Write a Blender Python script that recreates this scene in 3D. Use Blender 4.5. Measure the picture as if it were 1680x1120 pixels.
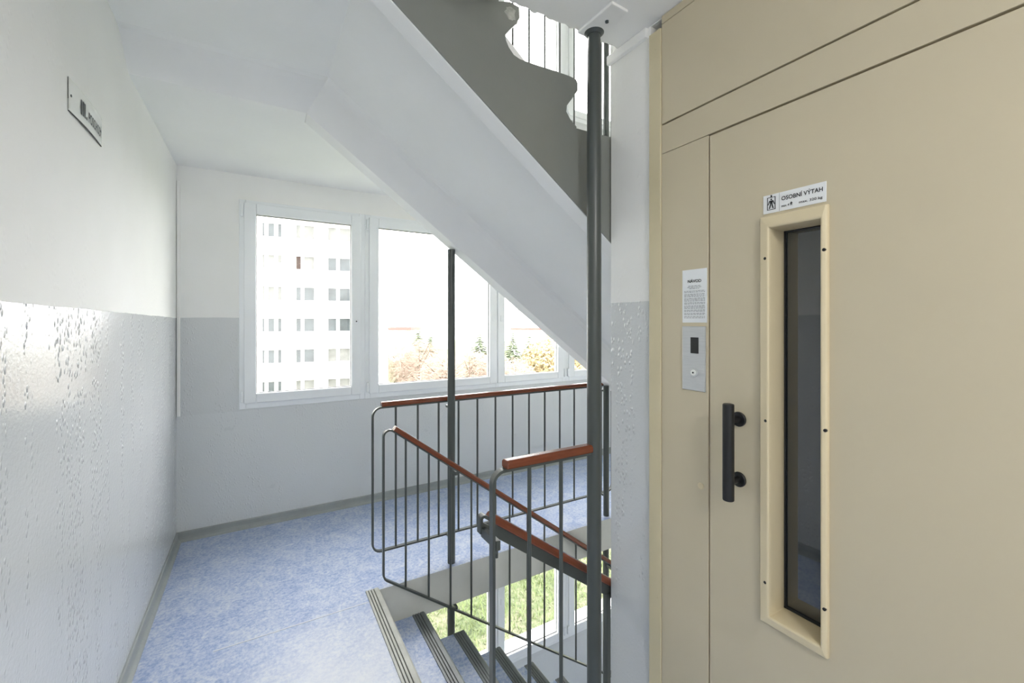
import bpy, bmesh, math, random
from mathutils import Vector, Matrix
random.seed(7)
for o in list(bpy.data.objects):
    bpy.data.objects.remove(o, do_unlink=True)
scene = bpy.context.scene
COL = scene.collection

# ------------------------------------------------------------------ camera, world, exposure
F_PX, CX, HY, EYE = 706.0, 840.0, 528.0, 1.5
YAW = math.atan2(415.0, F_PX)
SN, CS = math.sin(YAW), math.cos(YAW)
cam_data = bpy.data.cameras.new('camera')
cam = bpy.data.objects.new('camera', cam_data)
COL.objects.link(cam)
cam.location = (0, 0, EYE)
cam.rotation_euler = (math.pi / 2, 0, -YAW)
cam_data.sensor_width = 36.0
cam_data.lens = F_PX / 1680.0 * 36.0
cam_data.shift_y = -(560.0 - HY) / 1680.0
cam_data.clip_start = 0.02
cam_data.clip_end = 1500
scene.camera = cam

SKY = 3.3
world = bpy.data.worlds.new('overcast_sky')
scene.world = world
world.use_nodes = True
bg = world.node_tree.nodes['Background']
bg.inputs[0].default_value = (1.0, 0.99, 0.972, 1)
bg.inputs[1].default_value = SKY

vs = scene.view_settings
vs.view_transform = 'Standard'
vs.look = 'None'
vs.gamma = 1.0
vs.use_curve_mapping = False
vs.exposure = 1.6
scene.cycles.max_bounces = 14
scene.cycles.diffuse_bounces = 8
scene.cycles.transparent_max_bounces = 16

# ------------------------------------------------------------------ main dimensions (metres)
XL = -0.486          # left wall face
YB = 3.69            # window wall face
XE = 1.215           # front of the elevator panels
XW = 1.225           # shaft wall face
YS = 1.295           # shaft corner
YN = 1.302           # near side of the stair flights
YEDGE = 1.25        # lobby slab edge
YG = 2.455           # gallery slab edge
ZC = 2.690           # recessed landing ceiling between the beams
ZG = 2.572           # gallery ceiling
HS = 2.80            # storey height
KE = XE / 1.45
XEND = 5.6           # end wall
YREAR = -2.2

def ray(px, py):
    x = (px - CX) / F_PX
    z = (HY - py) / F_PX
    return (SN + CS * x, CS - SN * x, z)
def onX(px, py, X):
    d = ray(px, py); t = X / d[0]
    return Vector((X, d[1] * t, EYE + d[2] * t))
def onY(px, py, Y):
    d = ray(px, py); t = Y / d[1]
    return Vector((d[0] * t, Y, EYE + d[2] * t))

# ------------------------------------------------------------------ materials
def srgb(r, g, b):
    def c(v):
        v /= 255.0
        return v / 12.92 if v <= 0.04045 else ((v + 0.055) / 1.055) ** 2.4
    return (c(r), c(g), c(b), 1)

class NT:
    def __init__(self, name):
        self.m = bpy.data.materials.new(name)
        self.m.use_nodes = True
        self.t = self.m.node_tree
        self.b = self.t.nodes['Principled BSDF']
    def n(self, typ, **kw):
        nd = self.t.nodes.new(typ)
        for k, v in kw.items():
            setattr(nd, k, v)
        return nd
    def l(self, a, b):
        self.t.links.new(a, b)
    def pos(self, scale=(1, 1, 1)):
        g = self.n('ShaderNodeNewGeometry')
        mp = self.n('ShaderNodeMapping')
        mp.inputs['Scale'].default_value = scale
        self.l(g.outputs['Position'], mp.inputs['Vector'])
        return mp.outputs['Vector']
    def noise(self, vec, scale, detail=4, rough=0.6):
        nd = self.n('ShaderNodeTexNoise')
        nd.inputs['Scale'].default_value = scale
        nd.inputs['Detail'].default_value = detail
        nd.inputs['Roughness'].default_value = rough
        self.l(vec, nd.inputs['Vector'])
        return nd.outputs['Fac']
    def ramp(self, fac, stops):
        r = self.n('ShaderNodeValToRGB')
        e = r.color_ramp.elements
        while len(e) < len(stops):
            e.new(0.5)
        for el, (p, c) in zip(e, stops):
            el.position = p; el.color = c
        self.l(fac, r.inputs['Fac'])
        return r.outputs['Color']
    def math(self, op, a, b=None, c=None, clamp=False):
        nd = self.n('ShaderNodeMath', operation=op)
        nd.use_clamp = clamp
        for i, v in enumerate((a, b, c)):
            if v is None: continue
            if isinstance(v, (int, float)): nd.inputs[i].default_value = v
            else: self.l(v, nd.inputs[i])
        return nd.outputs[0]
    def mix(self, fac, a, b):
        nd = self.n('ShaderNodeMix', data_type='RGBA')
        for idx, v in ((0, fac), (6, a), (7, b)):
            if isinstance(v, (int, float)): nd.inputs[idx].default_value = v
            elif isinstance(v, tuple): nd.inputs[idx].default_value = v
            else: self.l(v, nd.inputs[idx])
        return nd.outputs[2]
    def bump(self, h, strength, dist=0.01):
        nd = self.n('ShaderNodeBump')
        nd.inputs['Strength'].default_value = strength
        nd.inputs['Distance'].default_value = dist
        self.l(h, nd.inputs['Height'])
        self.l(nd.outputs['Normal'], self.b.inputs['Normal'])
    def set(self, color=None, rough=None, metal=None, spec=None, ior=None):
        def s(k, v):
            if v is None: return
            if isinstance(v, (int, float, tuple)): self.b.inputs[k].default_value = v
            else: self.l(v, self.b.inputs[k])
        s('Base Color', color); s('Roughness', rough); s('Metallic', metal)
        s('Specular IOR Level', spec); s('IOR', ior)

def plain(name, col, rough=0.5, metal=0.0, vary=0.06, nscale=6.0, bump=0.0, bscale=60, spec=None):
    t = NT(name)
    v = t.pos()
    f = t.noise(v, nscale)
    a = tuple(c * (1 - vary) for c in col[:3]) + (1,)
    b = tuple(min(1, c * (1 + vary)) for c in col[:3]) + (1,)
    t.set(color=t.ramp(f, [(0.3, a), (0.7, b)]), rough=rough, metal=metal, spec=spec)
    if bump:
        t.bump(t.noise(v, bscale), bump, 0.003)
    return t.m

WHITE = srgb(241, 241, 239)
GREYP = srgb(205, 209, 212)

def wall_paint(name, line_z, drips):
    """white distemper above, glossy grey oil paint dado below line_z, runs and blisters in the gloss"""
    t = NT(name)
    g = t.n('ShaderNodeNewGeometry')
    sep = t.n('ShaderNodeSeparateXYZ'); t.l(g.outputs['Position'], sep.inputs[0])
    v = t.pos()
    wob = t.math('MULTIPLY', t.noise(v, 3.0, 3), 0.012)
    zz = t.math('ADD', sep.outputs['Z'], t.math('MULTIPLY_ADD', sep.outputs['Y'], 0.0075 if name.startswith('left') else 0.0, wob))
    # storeys repeat above and below
    zl = t.math('WRAP', zz, HS, 0.0)
    up = t.math('GREATER_THAN', zl, line_z + 0.006)
    big = t.noise(v, 1.4, 3)
    white = t.ramp(big, [(0.3, srgb(235, 235, 232)), (0.7, srgb(241, 241, 239))])
    grey = t.ramp(big, [(0.3, srgb(202, 205, 206)), (0.7, srgb(210, 212, 213))])
    if name.startswith('window'):
        lowp = t.math('LESS_THAN', zl, 0.86)
        grey = t.mix(lowp, grey, srgb(208, 211, 212))
    col = t.mix(up, grey, white)
    rough_low = t.math('MULTIPLY_ADD', t.noise(v, 9, 3), 0.12, 0.07 if drips else 0.24)
    rmix = t.n('ShaderNodeMix', data_type='FLOAT')
    t.l(up, rmix.inputs[0]); t.l(rough_low, rmix.inputs[2]); rmix.inputs[3].default_value = 0.75
    t.set(color=col, rough=rmix.outputs[0])
    # relief: fine orange peel + vertical drip runs of blisters
    fine = t.noise(v, 85, 3)
    streak = t.noise(t.pos((5.5, 5.5, 0.35)), 2.0, 2)
    mask = t.ramp(streak, [(0.47, (0, 0, 0, 1)), (0.56, (1, 1, 1, 1))])
    vor = t.n('ShaderNodeTexVoronoi')
    vor.inputs['Scale'].default_value = 75
    t.l(t.pos((1, 1, 0.55)), vor.inputs['Vector'])
    blob = t.ramp(vor.outputs['Distance'], [(0.05, (1, 1, 1, 1)), (0.42, (0, 0, 0, 1))])
    gate = t.ramp(t.noise(v, 14, 2), [(0.42, (0, 0, 0, 1)), (0.52, (1, 1, 1, 1))])
    bl = t.math('MULTIPLY', t.math('MULTIPLY', blob, mask), gate)
    low = t.math('SUBTRACT', 1.0, up)
    h = t.math('MULTIPLY_ADD', bl, 1.0 if drips else 0.35, t.math('MULTIPLY', fine, 0.16))
    h = t.math('MULTIPLY', h, t.math('MULTIPLY_ADD', low, 0.85, 0.15))
    t.bump(h, 0.7, 0.007)
    return t.m

M = {}
M['wall_left'] = wall_paint('left_wall_paint', 1.556, True)
M['wall_shaft'] = wall_paint('shaft_wall_paint', 1.575, True)
M['wall_back'] = wall_paint('window_wall_paint', 1.53, False)
M['white'] = plain('white_distemper', WHITE, 0.8, vary=0.02, nscale=2.0, bump=0.12, bscale=40)
M['soffit'] = plain('soffit_white', srgb(241, 241, 239), 0.75, vary=0.02, nscale=2.0, bump=0.15, bscale=30)
M['slab_side'] = plain('slab_edge_paint', srgb(205, 206, 202), 0.45, vary=0.05, nscale=5.0, bump=0.2, bscale=30)
M['stringer'] = plain('stringer_grey_gloss', srgb(127, 129, 124), 0.28, vary=0.05, nscale=3.0, bump=0.25, bscale=45)
M['steel'] = plain('grey_green_steel_paint', srgb(73, 78, 76), 0.32, vary=0.05, nscale=9, bump=0.1, bscale=60)
M['rail_brown'] = plain('brown_plastic_handrail', srgb(118, 63, 42), 0.22, vary=0.06, nscale=12)
M['pvc'] = plain('white_window_plastic', srgb(236, 239, 241), 0.28, vary=0.01)
M['gasket'] = plain('black_gasket', srgb(40, 42, 44), 0.6)
M['skirting'] = plain('grey_plastic_skirting', srgb(150, 155, 154), 0.42, vary=0.08, nscale=7)
M['cream'] = plain('cream_enamel', srgb(197, 186, 160), 0.42, vary=0.02, nscale=2.2, bump=0.03, bscale=120)
M['cream_frame'] = plain('cream_moulded_frame', srgb(211, 197, 164), 0.38, vary=0.02)
M['cream_edge'] = plain('cream_edge_trim', srgb(206, 195, 162), 0.4, vary=0.03)
M['black'] = plain('black_metal', srgb(24, 25, 26), 0.42, vary=0.1)
M['dark_gap'] = plain('dark_shaft', srgb(18, 17, 15), 0.8)
M['enamel'] = plain('white_enamel_plate', srgb(232, 234, 230), 0.12, vary=0.02)
M['ink'] = plain('black_ink', srgb(28, 30, 32), 0.6)
M['ink_grey'] = plain('grey_print', srgb(120, 122, 124), 0.7)
M['ink_soft'] = plain('blue_grey_ink', srgb(58, 68, 72), 0.5)
M['paper'] = plain('white_paper', srgb(228, 231, 233), 0.7, vary=0.01)
M['sticker'] = plain('white_sticker', srgb(226, 228, 229), 0.5, vary=0.01)
M['rubber_dark'] = plain('dark_grey_nosing', srgb(108, 114, 115), 0.32, vary=0.12, nscale=14)
M['rubber_light'] = plain('worn_pale_nosing', srgb(176, 177, 170), 0.5, vary=0.12, nscale=10)
M['groove'] = plain('dirty_nosing_groove', srgb(44, 47, 48), 0.7)
M['chip'] = plain('chipped_concrete', srgb(178, 178, 172), 0.9, vary=0.25, nscale=40, bump=0.8, bscale=60)

def brushed():
    t = NT('brushed_steel')
    f = t.noise(t.pos((1, 1, 60)), 20, 4)
    t.set(color=t.ramp(f, [(0.2, srgb(184, 186, 187)), (0.8, srgb(208, 210, 211))]), rough=0.4, metal=0.6)
    return t.m
M['brushed'] = brushed()

def lino():
    t = NT('blue_marbled_lino')
    v = t.pos()
    warp = t.n('ShaderNodeTexNoise'); warp.inputs['Scale'].default_value = 6
    t.l(v, warp.inputs['Vector'])
    add = t.n('ShaderNodeVectorMath', operation='MULTIPLY_ADD')
    t.l(warp.outputs['Color'], add.inputs[0]); add.inputs[1].default_value = (0.25, 0.25, 0.25); t.l(v, add.inputs[2])
    n1 = t.noise(add.outputs[0], 12, 8, 0.72)
    n2 = t.noise(v, 60, 5, 0.75)
    f = t.math('MULTIPLY_ADD', n2, 0.60, t.math('MULTIPLY', n1, 0.45))
    col = t.ramp(f, [(0.38, srgb(122, 142, 190)), (0.49, srgb(155, 171, 206)), (0.57, srgb(184, 194, 214)), (0.68, srgb(208, 212, 220))])
    # walked-on pale patch of wear in front of the stair
    g = t.n('ShaderNodeNewGeometry')
    dist = t.n('ShaderNodeVectorMath', operation='DISTANCE')
    mp = t.n('ShaderNodeMapping'); mp.inputs['Scale'].default_value = (1.0, 0.8, 0.0)
    t.l(g.outputs['Position'], mp.inputs['Vector'])
    t.l(mp.outputs['Vector'], dist.inputs[0]); dist.inputs[1].default_value = (0.30, 1.75 * 0.8, 0)
    wear = t.ramp(t.math('MULTIPLY_ADD', t.noise(v, 7, 5), 0.45, dist.outputs['Value']), [(0.30, (0.75, 0.75, 0.75, 1)), (0.78, (0, 0, 0, 1))])
    col = t.mix(wear, col, srgb(214, 216, 220))
    t.set(color=col, rough=t.math('MULTIPLY_ADD', n1, 0.25, 0.3))
    t.bump(n2, 0.08, 0.002)
    return t.m
M['lino'] = lino()

def glass_mat(name, tint=(1, 1, 1, 1)):
    m = bpy.data.materials.new(name); m.use_nodes = True
    t = m.node_tree
    for n in list(t.nodes): t.nodes.remove(n)
    out = t.nodes.new('ShaderNodeOutputMaterial')
    mx = t.nodes.new('ShaderNodeMixShader')
    tr = t.nodes.new('ShaderNodeBsdfTransparent'); tr.inputs[0].default_value = tint
    gl = t.nodes.new('ShaderNodeBsdfGlossy'); gl.inputs['Roughness'].default_value = 0.0
    fr = t.nodes.new('ShaderNodeFresnel'); fr.inputs[0].default_value = 1.35
    ge = t.nodes.new('ShaderNodeNewGeometry')
    ma = t.nodes.new('ShaderNodeMath'); ma.operation = 'MULTIPLY_ADD'
    t.links.new(ge.outputs['Backfacing'], ma.inputs[0]); ma.inputs[1].default_value = 1 / 1.35 - 1.35; ma.inputs[2].default_value = 1.35
    t.links.new(ma.outputs[0], fr.inputs[0])
    t.links.new(fr.outputs[0], mx.inputs[0]); t.links.new(tr.outputs[0], mx.inputs[1]); t.links.new(gl.outputs[0], mx.inputs[2])
    t.links.new(mx.outputs[0], out.inputs[0])
    return m
M['glass'] = glass_mat('clear_window_glass')
t_ = NT('dark_elevator_glass'); v_ = t_.pos()
t_.set(color=t_.ramp(t_.noise(v_, 3), [(0.3, srgb(30, 36, 40)), (0.7, srgb(38, 44, 48))]), rough=0.03, ior=2.0)
M['lift_glass'] = t_.m
# outdoors
M['facade'] = plain('white_facade_render', srgb(240, 240, 238), 0.85, vary=0.02)
M['facade_pink'] = plain('pinkish_facade_render', srgb(128, 118, 117), 0.85, vary=0.02)
M['fac_glass'] = plain('facade_window_glass', srgb(58, 64, 66), 0.12, vary=0.3, nscale=0.9)
M['fac_curtain'] = plain('pale_curtain', srgb(98, 99, 96), 0.6, vary=0.15, nscale=2.0)
M['fac_dark'] = plain('open_window_dark', srgb(52, 38, 32), 0.8)
M['city'] = plain('distant_pale_block', srgb(235, 234, 232), 0.9, vary=0.03)
M['city_red'] = plain('distant_red_roof', srgb(205, 96, 92), 0.9)
M['city_win'] = plain('distant_window_band', srgb(140, 142, 146), 0.6)
M['bark'] = plain('tree_bark', srgb(95, 78, 64), 0.9, vary=0.2)
M['leaf_brown'] = plain('autumn_brown_twigs', srgb(150, 134, 121), 0.9, vary=0.3, nscale=1.2)
M['leaf_green'] = plain('conifer_needles', srgb(100, 111, 88), 0.9, vary=0.3, nscale=1.5)
M['leaf_yellow'] = plain('yellow_autumn_leaves', srgb(176, 160, 122), 0.9, vary=0.25, nscale=1.5)
def grass_ground():
    t = NT('meadow_grass'); v = t.pos()
    n1 = t.noise(v, 0.5, 6, 0.7)
    n2 = t.noise(v, 5, 6, 0.8)
    f = t.math('MULTIPLY_ADD', n2, 0.5, t.math('MULTIPLY', n1, 0.5))
    t.set(color=t.ramp(f, [(0.36, srgb(66, 78, 50)), (0.47, srgb(100, 113, 74)), (0.55, srgb(130, 131, 104)), (0.66, srgb(160, 149, 126))]), rough=0.95)
    t.bump(n2, 1.0, 0.2)
    return t.m
M['grass'] = grass_ground()
M['blade'] = plain('grass_blades', srgb(106, 120, 76), 0.9, vary=0.4, nscale=1.3)

# ------------------------------------------------------------------ mesh helpers
class MB:
    def __init__(self):
        self.v, self.f, self.mi = [], [], []
    def add(self, verts, faces, mi=0):
        o = len(self.v)
        self.v += [tuple(p) for p in verts]
        self.f += [tuple(o + i for i in f) for f in faces]
        self.mi += [mi] * len(faces)
        return self
    def box(self, x0, x1, y0, y1, z0, z1, mi=0, top=None):
        x0, x1 = sorted((x0, x1)); y0, y1 = sorted((y0, y1)); z0, z1 = sorted((z0, z1))
        vs_ = [(x0, y0, z0), (x1, y0, z0), (x1, y1, z0), (x0, y1, z0), (x0, y0, z1), (x1, y0, z1), (x1, y1, z1), (x0, y1, z1)]
        fs = [(0, 3, 2, 1), (4, 5, 6, 7), (0, 1, 5, 4), (1, 2, 6, 5), (2, 3, 7, 6), (3, 0, 4, 7)]
        self.add(vs_, fs, mi)
        if top is not None: self.mi[-5] = top
        return self
    def prism_xz(self, poly, y0, y1, mi=0):
        n = len(poly)
        area = sum(poly[i][0] * poly[(i + 1) % n][1] - poly[(i + 1) % n][0] * poly[i][1] for i in range(n))
        if area < 0: poly = poly[::-1]
        vs_ = [(p[0], y0, p[1]) for p in poly] + [(p[0], y1, p[1]) for p in poly]
        fs = [tuple(range(n)), tuple(range(2 * n - 1, n - 1, -1))]
        fs += [(i, i + n, (i + 1) % n + n, (i + 1) % n) for i in range(n)]
        return self.add(vs_, fs, mi)
    def cyl(self, p0, p1, r, n=20, r1=None, mi=0):
        p0, p1 = Vector(p0), Vector(p1)
        d = (p1 - p0).normalized()
        a = d.orthogonal().normalized(); b = d.cross(a)
        r1 = r if r1 is None else r1
        vs_ = []
        for p, rr in ((p0, r), (p1, r1)):
            for k in range(n):
                t = 2 * math.pi * k / n
                vs_.append(p + a * math.cos(t) * rr + b * math.sin(t) * rr)
        fs = [tuple(range(n - 1, -1, -1)), tuple(range(n, 2 * n))]
        fs += [(i, (i + 1) % n, (i + 1) % n + n, i + n) for i in range(n)]
        return self.add(vs_, fs, mi)
    def sweep(self, path, section, closed=False, mi=0):
        """sweep a (y, n) section along an (x, y, z) path lying in a plane of constant y"""
        m = len(path); k = len(section)
        P = [Vector(p) for p in path]
        vs_ = []
        for i in range(m):
            if closed: a, b = P[i - 1], P[(i + 1) % m]
            else: a, b = P[max(0, i - 1)], P[min(m - 1, i + 1)]
            t = (b - a).normalized()
            nrm = Vector((-t.z, 0, t.x))
            for (sy, sn) in section:
                vs_.append(P[i] + Vector((0, sy, 0)) + nrm * sn)
        fs = []
        for i in range(m if closed else m - 1):
            j = (i + 1) % m
            for q in range(k):
                r = (q + 1) % k
                fs.append((i * k + q, i * k + r, j * k + r, j * k + q))
        if not closed:
            fs.append(tuple(range(k - 1, -1, -1))); fs.append(tuple((m - 1) * k + q for q in range(k)))
        return self.add(vs_, fs, mi)
    def build(self, name, mats, parent=None, bevel=0, smooth=False, seg=2):
        me = bpy.data.meshes.new(name)
        me.from_pydata(self.v, [], self.f)
        if not isinstance(mats, (list, tuple)): mats = [mats]
        for m in mats: me.materials.append(m)
        for p, i in zip(me.polygons, self.mi):
            p.material_index = i
        bm = bmesh.new(); bm.from_mesh(me)
        bmesh.ops.recalc_face_normals(bm, faces=bm.faces)
        bm.to_mesh(me); bm.free()
        if smooth:
            me.shade_smooth()
            try: me.set_sharp_from_angle(angle=math.radians(40))
            except Exception: pass
        o = bpy.data.objects.new(name, me)
        COL.objects.link(o)
        if parent: o.parent = parent
        if bevel:
            md = o.modifiers.new('edge', 'BEVEL'); md.width = bevel; md.segments = seg; md.limit_method = 'ANGLE'
        return o

def empty(name, loc=(0, 0, 0)):
    o = bpy.data.objects.new(name, None)
    o.empty_display_size = 0.1
    COL.objects.link(o); o.location = loc
    return o
def tag(o, label=None, cat=None, group=None, kind=None):
    if label: o['label'] = label
    if cat: o['category'] = cat
    if group: o['group'] = group
    if kind: o['kind'] = kind
    return o
def thing(name, label, cat, group=None):
    return tag(empty(name), label, cat, group)
def rebase(root):
    """move a thing's Empty to the bottom centre of its parts without moving them"""
    pts = []
    for c in root.children:
        if c.type == 'MESH': pts += [Vector(v.co) for v in c.data.vertices]
    if not pts: return root
    lo = [min(p[i] for p in pts) for i in range(3)]; hi = [max(p[i] for p in pts) for i in range(3)]
    loc = Vector(((lo[0] + hi[0]) / 2, (lo[1] + hi[1]) / 2, lo[2]))
    root.location = loc
    for c in root.children: c.location = -loc
    return root
def fillet(pts, r, seg=7, closed=False):
    P = [Vector(p) for p in pts]; out = []
    n = len(P)
    for i in range(n):
        if not closed and i in (0, n - 1):
            out.append(P[i]); continue
        a, b, c = P[i - 1], P[i], P[(i + 1) % n]
        rr = r[i] if isinstance(r, (list, tuple)) else r
        u, w = (a - b), (c - b)
        ang = u.angle(w)
        if rr <= 0 or ang > 3.1: out.append(b); continue
        d = min(rr / math.tan(ang / 2), u.length * .49, w.length * .49)
        rr = d * math.tan(ang / 2)
        u.normalize(); w.normalize()
        s, e = b + u * d, b + w * d
        cen = b + (u + w).normalized() * (rr / math.sin(ang / 2))
        v0, v1 = s - cen, e - cen
        tot = v0.angle(v1)
        ax = v0.cross(v1).normalized()
        for k in range(seg + 1):
            out.append(cen + Matrix.Rotation(tot * k / seg, 3, ax) @ v0)
    return out
def text_mesh(name, body, origin, right, up, height, mat, parent, width=None, bold=0.0, align='LEFT', bend=None, lift=0.0006):
    cu = bpy.data.curves.new(name, 'FONT')
    cu.body = body; cu.size = 1.0; cu.align_x = align; cu.offset = bold; cu.resolution_u = 3
    tmp = bpy.data.objects.new(name, cu); COL.objects.link(tmp)
    dg = bpy.context.evaluated_depsgraph_get()
    me = bpy.data.meshes.new_from_object(tmp.evaluated_get(dg))
    bpy.data.objects.remove(tmp, do_unlink=True); bpy.data.curves.remove(cu)
    xs = [v.co.x for v in me.vertices]
    w0 = max(xs) - min(xs)
    cap = 0.73
    sy = height / cap
    sx = sy if width is None else width / w0
    x_off = min(xs) if align == 'LEFT' else 0.0
    right, up = Vector(right), Vector(up)
    nrm = right.cross(up)
    for v in me.vertices:
        p = Vector(origin) + right * ((v.co.x - x_off) * sx) + up * (v.co.y * sy) + nrm * lift
        if bend: p = bend(p)
        v.co = p
    me.materials.clear(); me.materials.append(mat)
    o = bpy.data.objects.new(name, me); COL.objects.link(o)
    if parent: o.parent = parent
    return o

# ------------------------------------------------------------------ structure
ZLO, ZHI = -2.8, 2.8 + 2.7
# left wall
tag(MB().box(XL - 0.25, XL, YREAR, YB + 0.3, ZLO - 0.2, ZHI).build('wall_left', M['wall_left']), kind='structure',
    label='white wall with glossy grey dado paint beside the landing')
# window wall: piers and bands round the ribbon of windows on three storeys
WZ0, WZ1 = 0.865, 2.39
WX0, WX1 = -0.125, 5.1
storeys = [(-2.76, 0), (0.0, 1), (2.82, 2)]
wb = MB()
wb.box(XL - 0.25, WX0, YB, YB + 0.3, ZLO - 0.2, ZHI)
wb.box(WX1, XEND + 0.25, YB, YB + 0.3, ZLO - 0.2, ZHI)
prev = ZLO - 0.2
for dz, _ in storeys:
    wb.box(WX0, WX1, YB, YB + 0.3, prev, WZ0 + dz)
    prev = WZ1 + dz
wb.box(WX0, WX1, YB, YB + 0.3, prev, ZHI)
tag(wb.build('wall_back', M['wall_back']), kind='structure', label='window wall with white and grey paint behind the gallery')
# shaft and stair side walls
ws = MB()
YT_ = 1.09
ws.box(XW, 1.5, YT_, YS, ZLO - 0.2, ZHI)
ws.box(1.5, XEND, YREAR, YS, ZLO - 0.2, ZHI)
ws.box(XW, 1.5, YREAR, -0.52, ZLO - 0.2, ZHI)
ws.box(XW, 1.5, -0.52, YT_, ZG - 0.002, ZHI)
ws.box(XW, 1.5, -0.52, YT_, ZLO - 0.2, -0.02)
tag(ws.build('wall_right', M['wall_shaft']), kind='structure', label='elevator shaft wall with white paint over blistered grey dado')
tag(MB().box(XEND, XEND + 0.25, YREAR, YB + 0.3, ZLO - 0.2, ZHI).build('wall_end', M['wall_back']), kind='structure')
tag(MB().box(XL - 0.25, XEND, YREAR - 0.25, YREAR, ZLO - 0.2, ZHI).build('wall_rear', M['wall_back']), kind='structure')

# floor of this storey: landing, lobby, gallery (blue lino on top, painted slab edges)
XS0 = 0.580           # first stair edge
fl = MB()
T = 0.23
fl.box(XL, XW + 0.2, YREAR, YEDGE, -T, 0, 1, 0)
fl.box(XL, XS0 - 0.012, YEDGE, YG, -T, 0, 1, 0)
fl.box(XL, XEND, YG, YB, -T, 0, 1, 0)
fl.box(4.55, XEND, YS, YG, -T, 0, 1, 0)
floor = tag(fl.build('floor', [M['lino'], M['slab_side']]), kind='structure', label='blue marbled linoleum floor of the landing and gallery')
# weld strip of the linoleum seam
sw = MB(); sw.box(-0.18, 0.505, 2.375, 2.381, 0, 0.0015)
sw.build('weld_seam', plain('pale_weld', srgb(214, 218, 226), 0.5), floor)
tag(MB().box(XL, XEND, YREAR, YB, ZLO - 0.2, ZLO, 1, 0).build('floor_below', [M['lino'], M['slab_side']]), kind='structure')

# ceiling of this storey
FX0 = 0.290           # soffit fold
SL = 0.735
ce = MB()
def rough_edge_slab(mb, x0, x1, y0, y1, z0, z1, n=60):
    """slab whose +y edge is chipped"""
    vs_, fs = [], []
    K = 5
    for i in range(n + 1):
        x = x0 + (x1 - x0) * i / n
        e = random.uniform(-.006, .003) if x > 0.5 else 0
        e2 = random.uniform(0, .008) if x > 0.5 else 0
        vs_ += [(x, y0, z0), (x, y1 - .012, z0), (x, y1 + e, z0 + e2), (x, y1 + e * .4, z1), (x, y0, z1)]
    for i in range(n):
        a, b = i * K, i * K + K
        for k in range(K):
            fs.append((a + k, a + (k + 1) % K, b + (k + 1) % K, b + k))
    fs += [tuple(range(K)), tuple(n * K + k for k in range(K - 1, -1, -1))]
    mb.add(vs_, fs)
BF = 0.211            # fold of the beam undersides
def skew(mb, cs, xa, xb=None):
    '''prism with cross-section cs [(y, z, x_of_fold)]: level from xa to the fold, or sloping from the fold to xb'''
    n = len(cs)
    if xb is None: r0 = [(xa, y, z) for y, z, xf in cs]; r1 = [(xf, y, z) for y, z, xf in cs]
    else: r0 = [(xf, y, z) for y, z, xf in cs]; r1 = [(xb, y, z - SL * (xb - xf)) for y, z, xf in cs]
    mb.add(r0 + r1, [tuple(range(n)), tuple(range(2 * n - 1, n - 1, -1))] + [(i, i + n, (i + 1) % n + n, (i + 1) % n) for i in range(n)])
YH = 2.255
HAUNCH = [(YH, ZC, FX0), (2.285, ZC - .007, FX0 - .005), (2.31, ZC - .022, FX0 - .015), (2.44, ZG, BF), (2.44, HS, BF), (YH, HS, FX0)]
rough_edge_slab(ce, 0.45, XW, YREAR, YEDGE, ZG, HS)
ce.box(XL, 0.45, YREAR, YEDGE, ZG, HS)
ce.box(XL, BF, YEDGE, 1.385, ZG, HS)
ce.box(XL, FX0, 1.385, YH, ZC, HS)
skew(ce, HAUNCH, XL)
ce.box(XL, BF, 2.44, YB, ZG, HS)
ce.box(BF, XEND, 2.562, YB, ZG, HS)
ce.box(4.3, XEND, YS, 2.562, ZG, HS)
tag(ce.build('ceiling', M['white']), kind='structure', label='white painted landing ceiling with downstand beam and flat gallery slab')
tag(MB().box(XL - 0.25, XEND + .25, YREAR - .25, YB + 0.3, ZHI, ZHI + 0.2).build('ceiling_above', M['white']), kind='structure')
# little boxed ledge over the shaft wall and the pipe flange plate
tag(MB().box(XW - .016, XW + .002, YT_ + .01, YS + .010, ZG - 0.038, ZG - 0.001).build('trim_1', M['white'], bevel=.004), kind='structure')

# skirting with a cove foot
def skirting(name, along, a0, a1, base, sgn):
    prof = [(0, 0.0), (0.030, 0.0), (0.028, 0.006), (0.016, 0.016), (0.012, 0.03), (0.011, 0.058), (0.006, 0.064), (0, 0.064)]
    mb = MB(); n = len(prof)
    def pt(u, d, z):
        return (u, base + sgn * d, z) if along == 'x' else (base + sgn * d, u, z)
    vs_ = [pt(a0, d, z) for d, z in prof] + [pt(a1, d, z) for d, z in prof]
    fs = [tuple(range(n)), tuple(range(2 * n - 1, n - 1, -1))] + [(i, i + n, (i + 1) % n + n, (i + 1) % n) for i in range(n)]
    mb.add(vs_, fs)
    return tag(mb.build(name, M['skirting']), kind='structure')
skirting('baseboard_left', 'y', YREAR, YB, XL, 1)
skirting('baseboard_back', 'x', XL + .001, XEND, YB, -1)

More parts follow.
